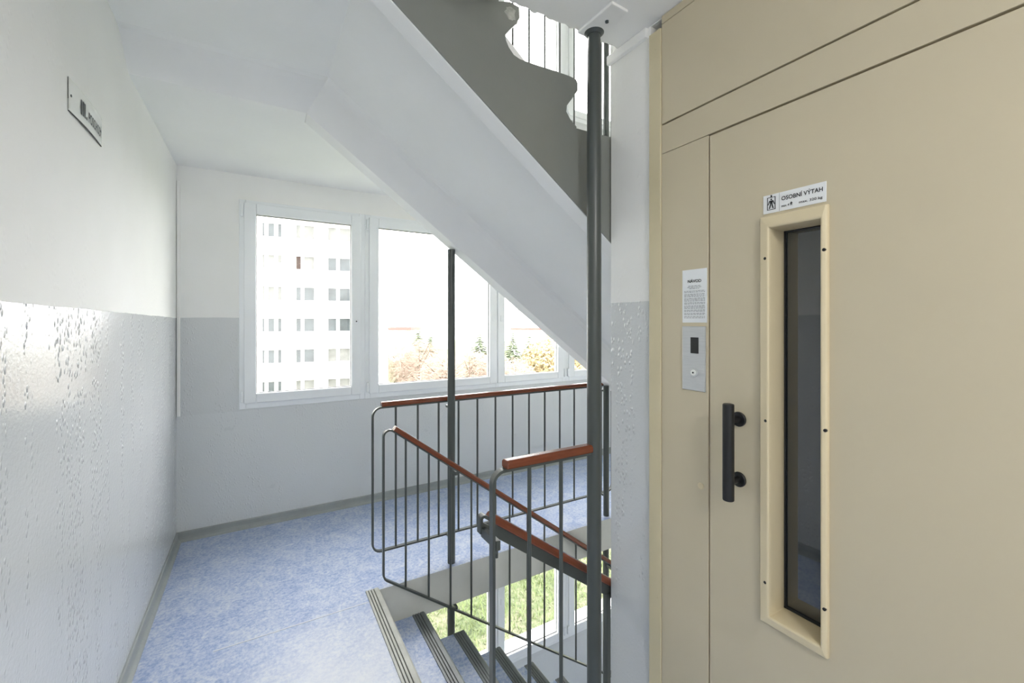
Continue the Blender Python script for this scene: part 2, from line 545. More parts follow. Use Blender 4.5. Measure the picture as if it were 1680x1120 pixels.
# ------------------------------------------------------------------ windows
SASH = [(-0.096, 0.724, 'L', 0), (0.787, 1.990, 'L', 1), (1.999, 2.800, 'R', 1), (2.868, 4.08, 'L', 1), (4.089, 5.07, 'R', 1)]
def ring(mb, x0, x1, z0, z1, w0, w1, wz0, wz1, y0, y1):
    """rectangular ring: outer x0..x1, z0..z1; member widths left, right, bottom, top"""
    mb.box(x0, x0 + w0, y0, y1, z0, z1); mb.box(x1 - w1, x1, y0, y1, z0, z1)
    mb.box(x0 + w0, x1 - w1, y0, y1, z0, z0 + wz0); mb.box(x0 + w0, x1 - w1, y0, y1, z1 - wz1, z1)
wn = 0
for dz, sidx in [storeys[1], storeys[2], storeys[0]]:
    edges = [WX0, 0.7555, 1.9945, 2.834, 4.0845, WX1]
    for k, (sx0, sx1, hinge, grip) in enumerate(SASH):
        wn += 1
        fr = MB()
        x0, x1 = edges[k], edges[k + 1]
        z0, z1 = WZ0 + dz, WZ1 + dz
        ring(fr, x0, x1, z0, z1, sx0 - x0 + .012, x1 - sx1 + .012, .05, .035, YB - .004, YB + .066)
        w = tag(fr.build('window_%d' % wn, M['pvc'], bevel=.004), kind='structure')
        sh = MB()
        s0, s1 = 0.905 + dz, 2.368 + dz
        wl = 0.078
        ring(sh, sx0, sx1, s0, s1, wl, wl, .071, .078, YB - .020, YB + .05)
        sash = sh.build('sash', M['pvc'], w, bevel=.006)
        gk = MB()
        ring(gk, sx0 + wl - .0, sx1 - wl + .0, s0 + .071, s1 - .078, .004, .004, .004, .004, YB + .004, YB + .012)
        gk.build('gasket', M['gasket'], w)
        MB().box(sx0 + wl - .005, sx1 - wl + .005, YB + .014, YB + .018, s0 + .066, s1 - .073).build('pane', M['glass'], w)
        hx = sx0 - .012 if hinge == 'L' else sx1 + .012
        for hz in (s0 + .012, s1 - .105):
            h = MB(); h.box(hx - .009, hx + .009, YB - .030, YB - .006, hz, hz + .085)
            h.build('hinge', M['pvc'], w, bevel=.005)
        gx = sx1 - .04 if hinge == 'L' else sx0 + .04
        if grip:
            h = MB(); h.box(gx - .013, gx + .013, YB - .029, YB - .0205, 1.505 + dz, 1.565 + dz)
            h.build('handle_rosette', M['pvc'], w, bevel=.006)
        else:
            h = MB(); h.cyl((gx, YB - .0205, 1.505 + dz), (gx, YB - .028, 1.505 + dz), .02)
            ros = h.build('handle_rosette', M['pvc'], w, bevel=.003)
            MB().box(gx - .005, gx + .005, YB - .0295, YB - .0282, 1.5 + dz, 1.51 + dz).build('handle_socket', M['black'], ros)

# cable trunking in the corner
ct = MB(); ct.box(XL + .004, XL + .022, YB - .016, YB - .001, 0.855, 2.46)
tag(ct.build('cable_trunking', M['white'], bevel=.003), 'thin white cable trunking running up the room corner beside the window', 'cable trunking')

# ------------------------------------------------------------------ stair flight going up (seen from below)
up = thing('stair_flight', 'concrete flight overhead with white soffit and grey wavy sawtooth side', 'staircase')
def farb(x): return ZG - SL * (x - BF)
near_bot = farb
prof_px = [(818, 2), (836, 3), (852, 12), (852.5, 30), (846, 40), (836, 49), (829, 57), (830, 66), (835, 78), (843, 90), (853, 97),
           (880, 106.5), (910, 116), (935, 125), (945, 130), (948, 137), (947.5, 149), (939, 161), (930, 173), (929, 183), (936, 196), (946, 208), (956, 211.5)]
pts = [onY(px, py, YN) for px, py in prof_px]
prof = [(p.x, p.z) for p in pts]
unit = prof[10:22]
full = list(prof[:22])
k = 1
while True:
    add = [(x + k * 0.2545, z - k * 0.187) for x, z in unit]
    if add[-1][1] < 0.3: break
    full += add; k += 1
xe = full[-1][0] + 0.02
poly = [(0.30, HS - .005), (full[0][0], HS - .005)] + full + [(xe, full[-1][1] - .1), (xe, near_bot(xe)), (0.30, near_bot(0.30))]
from mathutils.geometry import tessellate_polygon
sb = MB(); npl = len(poly)
tris = tessellate_polygon([[Vector((x, z, 0)) for x, z in poly]])
sb.add([(x, YN, z) for x, z in poly] + [(x, YN + .083, z) for x, z in poly],
       [tuple(t_) for t_ in tris] + [tuple(i + npl for i in reversed(t_)) for t_ in tris] + [(i, i + npl, (i + 1) % npl + npl, (i + 1) % npl) for i in range(npl)])
sb.build('stringer', M['stringer'], up)
# chipped concrete knob at the first step
kn = MB(); c0 = onY(838, 22, YN)
r_ = random.Random(3)
vv, ff = [], []
nu, nv = 10, 6
for i in range(nv + 1):
    for j in range(nu):
        th = math.pi * i / nv; ph = 2 * math.pi * j / nu
        rr = 0.034 * (1 + r_.uniform(-.18, .18))
        vv.append((c0.x + rr * math.sin(th) * math.cos(ph), YN + .012 + .5 * rr * math.sin(th) * math.sin(ph), c0.z + .9 * rr * math.cos(th)))
for i in range(nv):
    for j in range(nu):
        ff.append((i * nu + j, i * nu + (j + 1) % nu, (i + 1) * nu + (j + 1) % nu, (i + 1) * nu + j))
kn.add(vv, ff); kn.build('chipped_corner', M['chip'], up)
# sunk soffit between two downstand beams, haunch on the far side
x1 = 3.55
so = MB(); skew(so, [(1.38, ZC, FX0), (YH, ZC, FX0), (YH, ZC + .03, FX0), (1.38, ZC + .03, FX0)], 0, x1); so.build('soffit', M['soffit'], up)
so = MB(); skew(so, [(y, z if z < HS else ZC + .03, xf) for y, z, xf in HAUNCH], 0, x1); so.build('haunch', M['soffit'], up)
xf = 3.40
MB().prism_xz([(BF, ZG), (BF, HS - .002), (0.36, HS - .002), (xf, farb(xf) + .34), (xf, farb(xf))], 2.44, 2.562).build('edge_beam', M['soffit'], up, bevel=.006)
MB().prism_xz([(BF, ZG - .003), (BF, HS - .002), (0.36, HS - .002), (xf, farb(xf) + .2), (xf, farb(xf) - .003)], YN + .004, 1.385).build('edge_beam', M['soffit'], up, bevel=.004)
for j in range(1, 13):
    x0 = .785 + (j - 2) * .2545; zt = HS - j * .2 - .015 + (j - 1) * .006
    st = MB(); st.box(x0, x0 + .20, 1.388, 2.435, zt - .03, zt)
    st.build('step', M['slab_side'], up)
rebase(up)

# ------------------------------------------------------------------ stair flight going down
dn = thing('stair_flight', 'descending flight with blue treads and ribbed dark nosings below the landing', 'staircase')
GOING, RISE = 0.2545, 0.2
YF = 2.44
def nosing(x_edge, z, y0, y1, mat, parent, name='nosing'):
    """ribbed stair nosing, its front edge at x_edge"""
    mb = MB()
    w = 0.070
    mb.prism_xz([(x_edge - w, z - .001), (x_edge - w, z + .0012), (x_edge - .004, z + .0012), (x_edge + .003, z - .003), (x_edge + .003, z - .042), (x_edge, z - .042), (x_edge, z - .001)], y0, y1, 1)
    for a, ww in ((0, .0125), (.0155, .0115), (.0300, .0115), (.0445, .0225)):
        xa_ = x_edge - w + a
        mb.prism_xz([(xa_, z), (xa_ + .0012, z + .0055), (xa_ + ww - .0012, z + .0055), (xa_ + ww, z)], y0, y1, 0)
    mb.prism_xz([(x_edge - .004, z + .0035), (x_edge + .0045, z - .002), (x_edge + .0045, z - .040), (x_edge + .002, z - .040), (x_edge - .001, z)], y0, y1, 0)
    return mb.build(name, [mat, M['groove']], parent)
nosing(XS0, 0.0, YEDGE + .004, YG + .02, M['rubber_light'], dn)
for j in range(1, 14):
    xr = XS0 + j * GOING; z = -j * RISE
    st = MB(); st.box(xr - GOING - .01, xr, YN + .012, YF, z - .2, z, 1, 0)
    s = st.build('step', [M['lino'], M['slab_side']], dn)
    nosing(xr, z, YN + .012, YF - .002, M['rubber_dark'], s)
xa, xb = XS0 - .02, XS0 + 13 * GOING
MB().prism_xz([(xa, -.2), (xa, -.42), (xb, -.42 - (xb - xa) * RISE / GOING + .02), (xb, -13 * RISE - .15)], YN + .02, YF - .01).build('waist_slab', M['soffit'], dn)
rebase(dn)

# ------------------------------------------------------------------ poles
def pole(x, y, z0, z1, r, label, collar=0, group=None):
    root = thing('support_pole', label, 'pole', group)
    mb = MB(); mb.cyl((x, y, z0), (x, y, z1), r, 28)
    mb.build('tube', M['steel'], root, smooth=True)
    if collar:
        mb = MB(); mb.cyl((x, y, z1 - .018), (x, y, z1), r * 1.08, 28, r * 1.5); mb.build('collar', M['steel'], root, smooth=True)
        mb = MB(); mb.cyl((x, y, z1 - .13), (x, y, z1 - .012), r * .90, 28); mb.build('neck', M['steel'], root, smooth=True)
    return rebase(root)
PX, PY = 1.063, 1.212
pm = pole(PX, PY, 0, ZG - .085, .0262, 'thick dark grey steel pole rising from the landing edge to the ceiling')
for nm, z0, z1, ra, rb in (('neck', ZG - .085, ZG - .012, .0262, .022), ('collar', ZG - .02, ZG - .010, .026, .036)):
    mb = MB(); mb.cyl((PX, PY, z0), (PX, PY, z1), ra, 28, rb)
    o = mb.build(nm, M['steel'], pm, smooth=True); o.location = -pm.location
# flange plate on the ceiling above that pole
fp = MB()
cpl = Vector((1.052, 1.145, 0))
ang = math.radians(2)
cor = []
for sx, sy in ((-.038, -.075), (.038, -.075), (.038, .1), (-.038, .1)):
    cor.append((cpl.x + sx * math.cos(ang) - sy * math.sin(ang), cpl.y + sx * math.sin(ang) + sy * math.cos(ang)))
fp.add([(x, y, ZG - .010) for x, y in cor] + [(x, y, ZG) for x, y in cor], [(0, 3, 2, 1), (4, 5, 6, 7)] + [(i, (i + 1) % 4, (i + 1) % 4 + 4, i + 4) for i in range(4)])
plate = tag(fp.build('ceiling_plate', M['white'], bevel=.002), 'white painted flange plate bolted to the ceiling over the thick pole', 'plate')
bp = MB(); bp.cyl((1.059, 1.14, ZG - .015), (1.059, 1.14, ZG - .010), .007, 6); bp.build('bolt', M['ink_soft'], plate)

def beam_under(x): return farb(x)
pole(1.035, 2.508, 0, beam_under(1.035 + .02), .0235, 'slim grey pole from the gallery edge up to the sloping beam, before the windows')
pole(2.322, 2.508, 0, beam_under(2.322 + .02), .0225, 'short grey pole under the lowest visible part of the sloping beam')
pole(2.322, 2.508, HS + .002, HS + 2.6, .0225, 'grey pole standing on the gallery of the storey above')
pole(1.035, 2.512, -2.8, -T, .0235, 'grey pole on the storey below, seen over the blue treads')
pole(2.322, 2.512, -2.8, -T, .0235, 'grey pole on the storey below, behind the descending handrails')

# ------------------------------------------------------------------ railings
RAIL = [(-.021, -.004), (-.021, .012), (-.014, .020), (.014, .020), (.021, .012), (.021, -.004), (.016, -.008), (-.016, -.008)]
def flat(wy, wn): return [(-wy, -wn), (wy, -wn), (wy, wn), (-wy, wn)]

def gallery_guard(dz, label):
    g = thing('guard_railing', label, 'railing')
    y = 2.582
    x0, x1, z0, z1 = 0.572, 2.452, 0.150 + dz, 0.995 + dz
    loop = fillet([(x0, y, z0), (x0, y, z1), (x1, y, z1), (x1, y, z0)], .05, closed=True)
    MB().sweep(loop, flat(.011, .005), closed=True).build('loop_frame', M['steel'], g)
    MB().sweep([(x0 + .05 + 1.73 * i / 8, y, z1 + .013) for i in range(9)], RAIL).build('handrail', M['rail_brown'], g, bevel=.003)
    k = 0
    while True:
        x = 0.708 + .1358 * k
        if x > x1 - .05: break
        mb = MB(); mb.cyl((x, y, z0), (x, y, z1), .0066, 10); mb.build('baluster', M['steel'], g, smooth=True); k += 1
    for x in (1.035, 2.322):
        for z in (z0, z1 - .03):
            mb = MB(); mb.box(x - .008, x + .008, 2.53, y + .004, z - .008, z + .008); mb.build('bracket', M['steel'], g, bevel=.002)
    return rebase(g)
gallery_guard(0, 'long level railing with brown handrail along the gallery edge before the windows')
gallery_guard(HS, 'thin railing balusters on the gallery of the storey above')

# stair railing, far side
g = thing('stair_railing', 'sloping railing with brown handrail on the gallery side of the descending flight', 'railing')
y = 2.425
def zt(x): return 0.898 - .745 * (x - .634)
def zb(x): return 0.055 - .735 * (x - .62)
x0, x1 = .596, 3.3
loop = fillet([(x1, y, zt(x1)), (x0 + .03, y, zt(x0 + .03)), (x0, y, zt(x0) - .01), (x0, y, zb(x0) + .0), (x1, y, zb(x1))], [0, .04, .05, .045, 0])
loop = fillet([(x1, y, zt(x1)), (x0, y, zt(x0)), (x0, y, zb(x0)), (x1, y, zb(x1))], [0, .032, .05, 0])
MB().sweep(loop, flat(.011, .005)).build('loop_frame', M['steel'], g)
xs = .652
MB().sweep([(xs + (x1 - xs) * i / 10, y, zt(xs + (x1 - xs) * i / 10) + .014) for i in range(11)], RAIL).build('handrail', M['rail_brown'], g, bevel=.003)
k = 0
while True:
    x = .722 + .1372 * k
    if x > x1 - .02: break
    mb = MB(); mb.cyl((x, y, zb(x)), (x, y, zt(x)), .0064, 10); mb.build('baluster', M['steel'], g, smooth=True); k += 1
for x, z in ((1.035, zt(1.035) - .02), (1.035, zb(1.035) + .01), (2.322, zt(2.322) - .02), (2.322, zb(2.322) + .01)):
    mb = MB(); mb.box(x - .009, x + .009, y - .002, 2.50, z - .011, z + .011); mb.build('bracket', M['steel'], g, bevel=.002)
rebase(g)

# level guard at the lobby edge
g = thing('guard_railing', 'short level railing with brown handrail joined to the thick pole', 'railing')
y = PY
x0, x1, z1 = .640, PX - .021, 1.022
loop = fillet([(x1, y, z1), (x0, y, z1), (x0, y, .0)], .040)
MB().sweep(loop, flat(.012, .005)).build('loop_frame', M['steel'], g)
MB().sweep([(x0 + .045 + (x1 - x0 - .045) * i / 4, y, z1 + .012) for i in range(5)], RAIL).build('handrail', M['rail_brown'], g, bevel=.004)
for px in (868.5, 920.5):
    x = onY(px, 900, y).x
    mb = MB(); mb.cyl((x, y, .0), (x, y, z1), .0068, 14); mb.build('baluster', M['steel'], g, smooth=True)
mb = MB(); mb.box(x0 + .012, x0 + .028, y - .004, y + .108, .768, .80); mb.build('bracket', M['steel'], g, bevel=.002)
mb = MB(); mb.box(x0 + .016, x0 + .024, y + .004, y + .016, .74, .79); mb.build('bracket', M['steel'], g, bevel=.002)
mb = MB(); mb.box(x0, x0 + .018, y + .004, y + .016, .755, .775); mb.build('bracket', M['steel'], g, bevel=.002)
rebase(g)

# near handrail of the descending flight
g = thing('stair_handrail', 'brown handrail on a deep dark flat bar, descending beside the shaft wall', 'handrail')
y = 1.325
KR = 1.325 / 1.272
def kz(z): return 1.5 + (z - 1.5) * KR
def zr(x): return kz(.846) - .715 * (x - .664 * KR)
xs, x1 = .655 * KR, 2.4
path = [(xs + (x1 - xs) * i / 8, y, zr(xs + (x1 - xs) * i / 8)) for i in range(9)]
MB().sweep(path, RAIL).build('handrail', M['rail_brown'], g, bevel=.004)
MB().sweep([(p[0], p[1], p[2] - .029) for p in path], flat(.007, .022)).build('flat_bar', M['steel'], g, bevel=.002)
curl = fillet([(.672 * KR, y, kz(.838)), (.655 * KR, y, kz(.850)), (.626 * KR, y, kz(.871)), (.626 * KR, y, kz(.808))], [0, .0, .024, 0], 10)
MB().sweep(curl, flat(.013, .005)).build('end_curl', M['steel'], g)
mb = MB(); mb.sweep([(.627 * KR, y, kz(.836)), (.672 * KR, y, kz(.806))], flat(.009, .009)); mb.build('bracket', M['steel'], g, bevel=.002)
xp = onY(996, 1000, y).x
mb = MB(); mb.box(xp - .011, xp + .011, y - .011, y + .011, -.79, zr(xp) - .04); mb.build('post', M['steel'], g, bevel=.003)
rebase(g)

# ------------------------------------------------------------------ elevator front
el = thing('elevator_surround', 'cream enamelled metal panels framing the elevator door', 'elevator surround')
YL = onX(1085, 500, XE).y; YD = onX(1163.5, 500, XE).y
YR = -0.52; gap = .0055
def panel(name, y0, y1, z0, z1, parent=el, x0=XE, mat='cream', b=.0018):
    mb = MB(); mb.box(x0, XE + .03, y0, y1, z0, z1)
    return mb.build(name, M[mat], parent, bevel=b)
ZD = 1.5 + .700 * KE; ZH = 1.5 + .822 * KE
panel('side_panel', YD + gap / 2, YL - .001, .0, ZD - .001)
YDR = YD - .85
panel('side_panel', YR, YDR - gap / 2, .0, ZD - .001)
panel('header_panel', YR, YL - .001, ZD + .001, ZH - gap / 2)
panel('upper_panel', YR, YL - .001, ZH + gap / 2, 2.540)
panel('top_strip', YR, YL - .001, 2.542, ZG - .002)
YT = onX(1066, 500, XE).y
panel('edge_trim', YL, YT, .0, 2.530, x0=XE - .004, mat='cream_edge')
bb = MB(); bb.box(XE + .03, XE + .036, YD + .01, YL, 0, ZG - .004); bb.box(XE + .03, XE + .036, YR, YDR - .01, 0, ZG - .004); bb.box(XE + .03, XE + .036, YDR - .01, YD + .01, ZD - .02, ZG - .004)
bb.build('backing', M['dark_gap'], el)
for px, py in ((1075, 80), (1078, 292), (1078, 980)):
    p = onX(px, py, XE - .004)
    mb = MB(); mb.cyl((p.x - .0015, p.y, p.z), (p.x + .002, p.y, p.z), .0028, 10); mb.build('screw', M['cream_edge'], el)
p = onX(1150, 797, XE)
mb = MB(); mb.cyl((XE - .003, p.y, p.z), (XE + .002, p.y, p.z), .0105, 24); mb.build('hole_plug', M['cream_frame'], el, bevel=.0015)
rebase(el)

# elevator door
def ks(v): return 1.5 + (v - 1.5) * KE
VY0, VY1, VZ0, VZ1 = .637 * KE, .784 * KE, ks(.541), ks(1.806)     # clear opening of the vision panel
door = thing('elevator_door', 'cream elevator door with a tall narrow dark window and black pull handle', 'door')
lf = MB()
ya, yb = YDR + gap / 2 - .002, YD - gap / 2
za, zb_ = .012, ZD - gap
m_ = .012
lf.box(XE, XE + .03, VY1 + m_, yb, za, zb_); lf.box(XE, XE + .03, ya, VY0 - m_, za, zb_)
lf.box(XE, XE + .03, VY0 - m_, VY1 + m_, za, VZ0 - m_); lf.box(XE, XE + .03, VY0 - m_, VY1 + m_, VZ1 + m_, zb_)
leaf = lf.build('leaf', M['cream'], door)
# moulded frame: flange, rounded lip and deep reveal
FY0, FY1, FZ0, FZ1 = .6195 * KE, .8175 * KE, ks(.5085), ks(1.8475)
def rect(y0, y1, z0, z1, x): return [(x, y0, z0), (x, y1, z0), (x, y1, z1), (x, y0, z1)]
rings = [rect(FY0, FY1, FZ0, FZ1, XE), rect(FY0, FY1, FZ0, FZ1, XE - .008), rect(FY0 + .003, FY1 - .003, FZ0 + .003, FZ1 - .003, XE - .013),
         rect(VY0 - .005, VY1 + .005, VZ0 - .005, VZ1 + .005, XE - .016), rect(VY0 - .001, VY1 + .001, VZ0 - .001, VZ1 + .001, XE - .014), rect(VY0, VY1, VZ0, VZ1, XE - .006),
         rect(VY0 + .002, VY1 - .002, VZ0 + .002, VZ1 - .002, XE + .070)]
vs_ = [p for r in rings for p in r]; fs = []
for i in range(len(rings) - 1):
    for q in range(4):
        fs.append((i * 4 + q, i * 4 + (q + 1) % 4, (i + 1) * 4 + (q + 1) % 4, (i + 1) * 4 + q))
wf = MB(); wf.add(vs_, fs)
wfo = wf.build('window_frame', M['cream_frame'], door, bevel=.0015)
mb = MB(); mb.box(XE + .062, XE + .068, VY0 - .003, VY1 + .003, VZ0 - .003, VZ1 + .003); mb.build('pane', M['lift_glass'], door)
mb = MB()
for (a, b_, c, d) in ((VY0 + .002, VY0 + .006, VZ0, VZ1), (VY1 - .006, VY1 - .002, VZ0, VZ1), (VY0, VY1, VZ0 + .002, VZ0 + .006), (VY0, VY1, VZ1 - .006, VZ1 - .002)):
    mb.box(XE + .056, XE + .062, a, b_, c, d)
mb.build('gasket', M['gasket'], door)
for px, py in ((1255.5, 424), (1352, 409.5), (1256.5, 690), (1354, 706), (1255.5, 955), (1352.5, 999)):
    p = onX(px, py, XE - .0135)
    mb = MB(); mb.cyl((p.x - .0025, p.y, p.z), (p.x + .004, p.y, p.z), .0042, 12); mb.build('screw', M['black'], wfo, bevel=.001)
HX = XE - .054
hp = onX(1195, 700, HX); hy = hp.y
mb = MB(); mb.cyl((HX, hy, ks(.889)), (HX, hy, ks(1.220)), .0155, 32)
hd = mb.build('handle', M['black'], door, bevel=.003, smooth=True)
for py in (687, 785.5):
    p = onX(1213, py, XE)
    mb = MB(); mb.cyl((HX, hy, p.z), (XE - .006, hy, p.z), .009, 20); mb.cyl((XE - .009, hy, p.z), (XE, hy, p.z), .0215, 32)
    mb.build('handle_mount', M['black'], hd, bevel=.002, smooth=True)
rebase(door)

RT, UPV = (0, -1, 0), (0, 0, 1)
def quad_plate(name, x_front, thick, y_left, y_right, z0, z1, mat, parent=None, bevel=0):
    mb = MB(); mb.box(x_front, x_front + thick, y_right, y_left, z0, z1)
    return mb.build(name, mat, parent, bevel=bevel)
# sign over the door window
sl, sr = onX(1253, 322, XE).y, onX(1356, 297, XE).y
sz0, sz1 = onX(1254, 352, XE).z, onX(1253, 322.5, XE).z
SGX = XE - .002
sg = quad_plate('elevator_sign', SGX, .002, sl, sr, sz0, sz1, M['sticker'])
tag(sg, 'white sticker reading OSOBNÍ VÝTAH with lift pictogram above the dark window', 'sign')
sw_ = sl - sr; shh = sz1 - sz0
def sp(u, v): return (SGX, sl - u * sw_, sz0 + v * shh)
def flat_poly(name, pts2, mat, parent, lift=.0005):
    vs_ = [(sp(u, v)[0] - lift, sp(u, v)[1], sp(u, v)[2]) for u, v in pts2]
    mb = MB(); mb.add(vs_, [tuple(range(len(vs_)))]); return mb.build(name, mat, parent)
def lines(name, segs, mat, parent):
    mb = MB()
    for (u0, u1, v0, v1) in segs:
        a, b = sp(u0, v0), sp(u1, v1)
        mb.box(SGX - .0006, SGX - .0002, a[1], b[1], a[2], b[2])
    return mb.build(name, mat, parent)
a = shh / sw_      # v to u scale
lines('pictogram_frame', [(.07, .082, .17, .86), (.202, .214, .17, .86), (.07, .214, .17, .20), (.07, .214, .83, .86), (.13, .155, .86, .97)], M['ink'], sg)
lines('divider', [(.277, .280, .02, .98)], M['ink_grey'], sg)
pm_ = MB()
def man(mb, cu, v0, h):
    def q(pts2):
        mb.add([(SGX - .0006, sl - (cu + u * h * a) * sw_, sz0 + (v0 + v * h) * shh) for u, v in pts2], [tuple(range(len(pts2)))])
    q([(math.cos(t * math.pi / 6) * .085, .91 + math.sin(t * math.pi / 6) * .085) for t in range(12)])
    q([(-.16, .80), (-.12, .45), (.12, .45), (.16, .80)])
    q([(-.16, .80), (-.22, .76), (-.34, .40), (-.26, .38), (-.15, .68)]); q([(.16, .80), (.22, .76), (.34, .40), (.26, .38), (.15, .68)])
    q([(-.12, .46), (-.24, .0), (-.13, .0), (.0, .42)]); q([(.12, .46), (.24, .0), (.13, .0), (.0, .42)])
man(pm_, .142, .235, .55); pm_.build('pictogram', M['ink'], sg)
pm_ = MB(); man(pm_, .475, .18, .21); pm_.build('pictogram', M['ink'], sg)
text_mesh('lettering', 'OSOBNÍ VÝTAH', sp(.315, .545), RT, UPV, shh * .22, M['ink'], sg, width=sw_ * .64, bold=.018)
text_mesh('lettering', 'max. 4', sp(.315, .19), RT, UPV, shh * .13, M['ink'], sg, width=sw_ * .125, bold=.012)
text_mesh('lettering', 'max. 320 kg', sp(.60, .19), RT, UPV, shh * .13, M['ink'], sg, width=sw_ * .35, bold=.012)

# notice
nl, nr = onX(1120, 480, XE).y, onX(1160, 480, XE).y
nz0, nz1 = onX(1140, 529, XE).z, onX(1140, 441.5, XE).z
no = quad_plate('instruction_notice', XE - .0012, .0012, nl, nr, nz0, nz1, M['paper'])
tag(no, 'narrow white paper notice headed NÁVOD above the steel call panel', 'notice')
nw, nh = nl - nr, nz1 - nz0
def npnt(u, v): return (XE - .0012, nl - u * nw, nz0 + v * nh)
text_mesh('lettering', 'NÁVOD', npnt(.23, .755), RT, UPV, nh * .052, M['ink'], no, width=nw * .56, bold=.03)
mb = MB(); rr = random.Random(5)
rows = [(.685, .25, .75), (.66, .22, .78), (.635, .30, .70)] + [(v, .08, .93) for v in (.59, .567, .53, .507, .484, .45, .427, .404, .37, .347, .31, .287, .264, .23, .207, .17, .147, .11, .085)]
for v, u0, u1 in rows:
    u = u0
    while u < u1:
        w = min(rr.uniform(.04, .13), u1 - u)
        A, B = npnt(u, v), npnt(u + w, v + .009)
        mb.box(A[0] - .0005, A[0] - .0002, A[1], B[1], A[2], B[2]); u += w + .025
mb.build('small_print', M['ink_grey'], no)

# call panel
cl, cr = onX(1120.5, 580, XE).y, onX(1158.5, 580, XE).y
cz0, cz1 = onX(1140, 640.5, XE).z, onX(1140, 535, XE).z
CPX = XE - .004
cp = thing('call_panel', 'brushed steel elevator call panel with dark display and round button', 'call panel')
quad_plate('face_plate', CPX, .004, cl, cr, cz0, cz1, M['brushed'], cp, bevel=.0015)
d0, d1 = onX(1133, 553, CPX), onX(1146, 580, CPX)
quad_plate('display', CPX - .001, .002, d0.y, d1.y, d1.z, d0.z, M['black'], cp, bevel=.0004)
bpnt = onX(1138.5, 611, CPX)
mb = MB(); mb.cyl((CPX - .003, bpnt.y, bpnt.z), (CPX + .001, bpnt.y, bpnt.z), .0148, 32); bt = mb.build('button', M['brushed'], cp, bevel=.001, smooth=True)
mb = MB(); mb.cyl((CPX - .005, bpnt.y, bpnt.z), (CPX - .002, bpnt.y, bpnt.z), .0098, 28); mb.build('button_cap', M['enamel'], bt, bevel=.001)
mb = MB(); mb.cyl((CPX - .0057, bpnt.y, bpnt.z), (CPX - .0045, bpnt.y, bpnt.z), .003, 14); mb.build('button_dot', M['black'], bt)
rebase(cp)

# ------------------------------------------------------------------ floor-number plate on the left wall
fs_ = thing('floor_sign', 'white bowed enamel plate reading III. POSCHODÍ on the left wall', 'sign')
y0, y1 = onX(110.5, 150, XL).y, onX(165, 210, XL).y
z0, z1 = onX(110.5, 180, XL).z, onX(110.5, 125, XL).z
def bow(yv): 
    u = (yv - y0) / (y1 - y0)
    return .0026 + .005 * math.sin(math.pi * u)
def bowz(zv):
    u = (zv - z0) / (z1 - z0)
    return 0.0
n, m2 = 20, 8
vs_, fc = [], []
for i in range(n + 1):
    for j in range(m2 + 1):
        yv = y0 + (y1 - y0) * i / n; zv = z0 + (z1 - z0) * j / m2
        vs_.append((XL + bow(yv) + bowz(zv), yv, zv))
for i in range(n + 1):
    for j in range(m2 + 1):
        vs_.append((vs_[i * (m2 + 1) + j][0] - .002, vs_[i * (m2 + 1) + j][1], vs_[i * (m2 + 1) + j][2]))
off = (n + 1) * (m2 + 1)
for i in range(n):
    for j in range(m2):
        q = (i * (m2 + 1) + j, (i + 1) * (m2 + 1) + j, (i + 1) * (m2 + 1) + j + 1, i * (m2 + 1) + j + 1)
        fc.append(q); fc.append(tuple(off + k for k in reversed(q)))
mb = MB(); mb.add(vs_, fc)
mb.build('plate', M['enamel'], fs_, smooth=True)
H0 = z1 - z0
mb = MB()
for i in range(n):
    ya_, yb_ = y0 + (y1 - y0) * i / n, y0 + (y1 - y0) * (i + 1) / n
    for zz in (z0,):
        A, B = XL + bow(ya_), XL + bow(yb_)
        mb.add([(A - .003, ya_, zz - .0006), (A + .001, ya_, zz - .0006), (A + .001, ya_, zz + .0006), (A - .003, ya_, zz + .0006),
                (B - .003, yb_, zz - .0006), (B + .001, yb_, zz - .0006), (B + .001, yb_, zz + .0006), (B - .003, yb_, zz + .0006)],
               [(0, 1, 5, 4), (1, 2, 6, 5), (2, 3, 7, 6), (3, 0, 4, 7)])
mb.build('rim', M['black'], fs_)
mb = MB(); mb.box(XL + .0012, XL + .0022, y0 - .0004, y0, z0 + H0 * .35, z1); mb.build('rim', M['black'], fs_)
def bend(p): return Vector((XL + bow(p.y) + bowz(p.z) + .0012, p.y, p.z))
RL, H_ = (0, 1, 0), z1 - z0
text_mesh('lettering', 'III.', (XL, onX(127.5, 150, XL).y, z0 + H_ * .27), RL, UPV, H_ * .46, M['ink_soft'], fs_, width=onX(137.5, 150, XL).y - onX(127.5, 150, XL).y, bold=.03, bend=bend)
text_mesh('lettering', 'POSCHODÍ', (XL, onX(139.8, 150, XL).y, z0 + H_ * .27), RL, UPV, H_ * .34, M['ink_soft'], fs_, width=onX(163.5, 150, XL).y - onX(139.8, 150, XL).y, bold=.02, bend=bend)
for yv in (y0 + .016, y1 - .016):
    mb = MB(); xx = XL + bow(yv) + bowz((z0 + z1) / 2)
    mb.cyl((xx - .002, yv, (z0 + z1) / 2), (xx + .0015, yv, (z0 + z1) / 2), .004, 12); mb.build('screw', M['ink_soft'], fs_)
rebase(fs_)

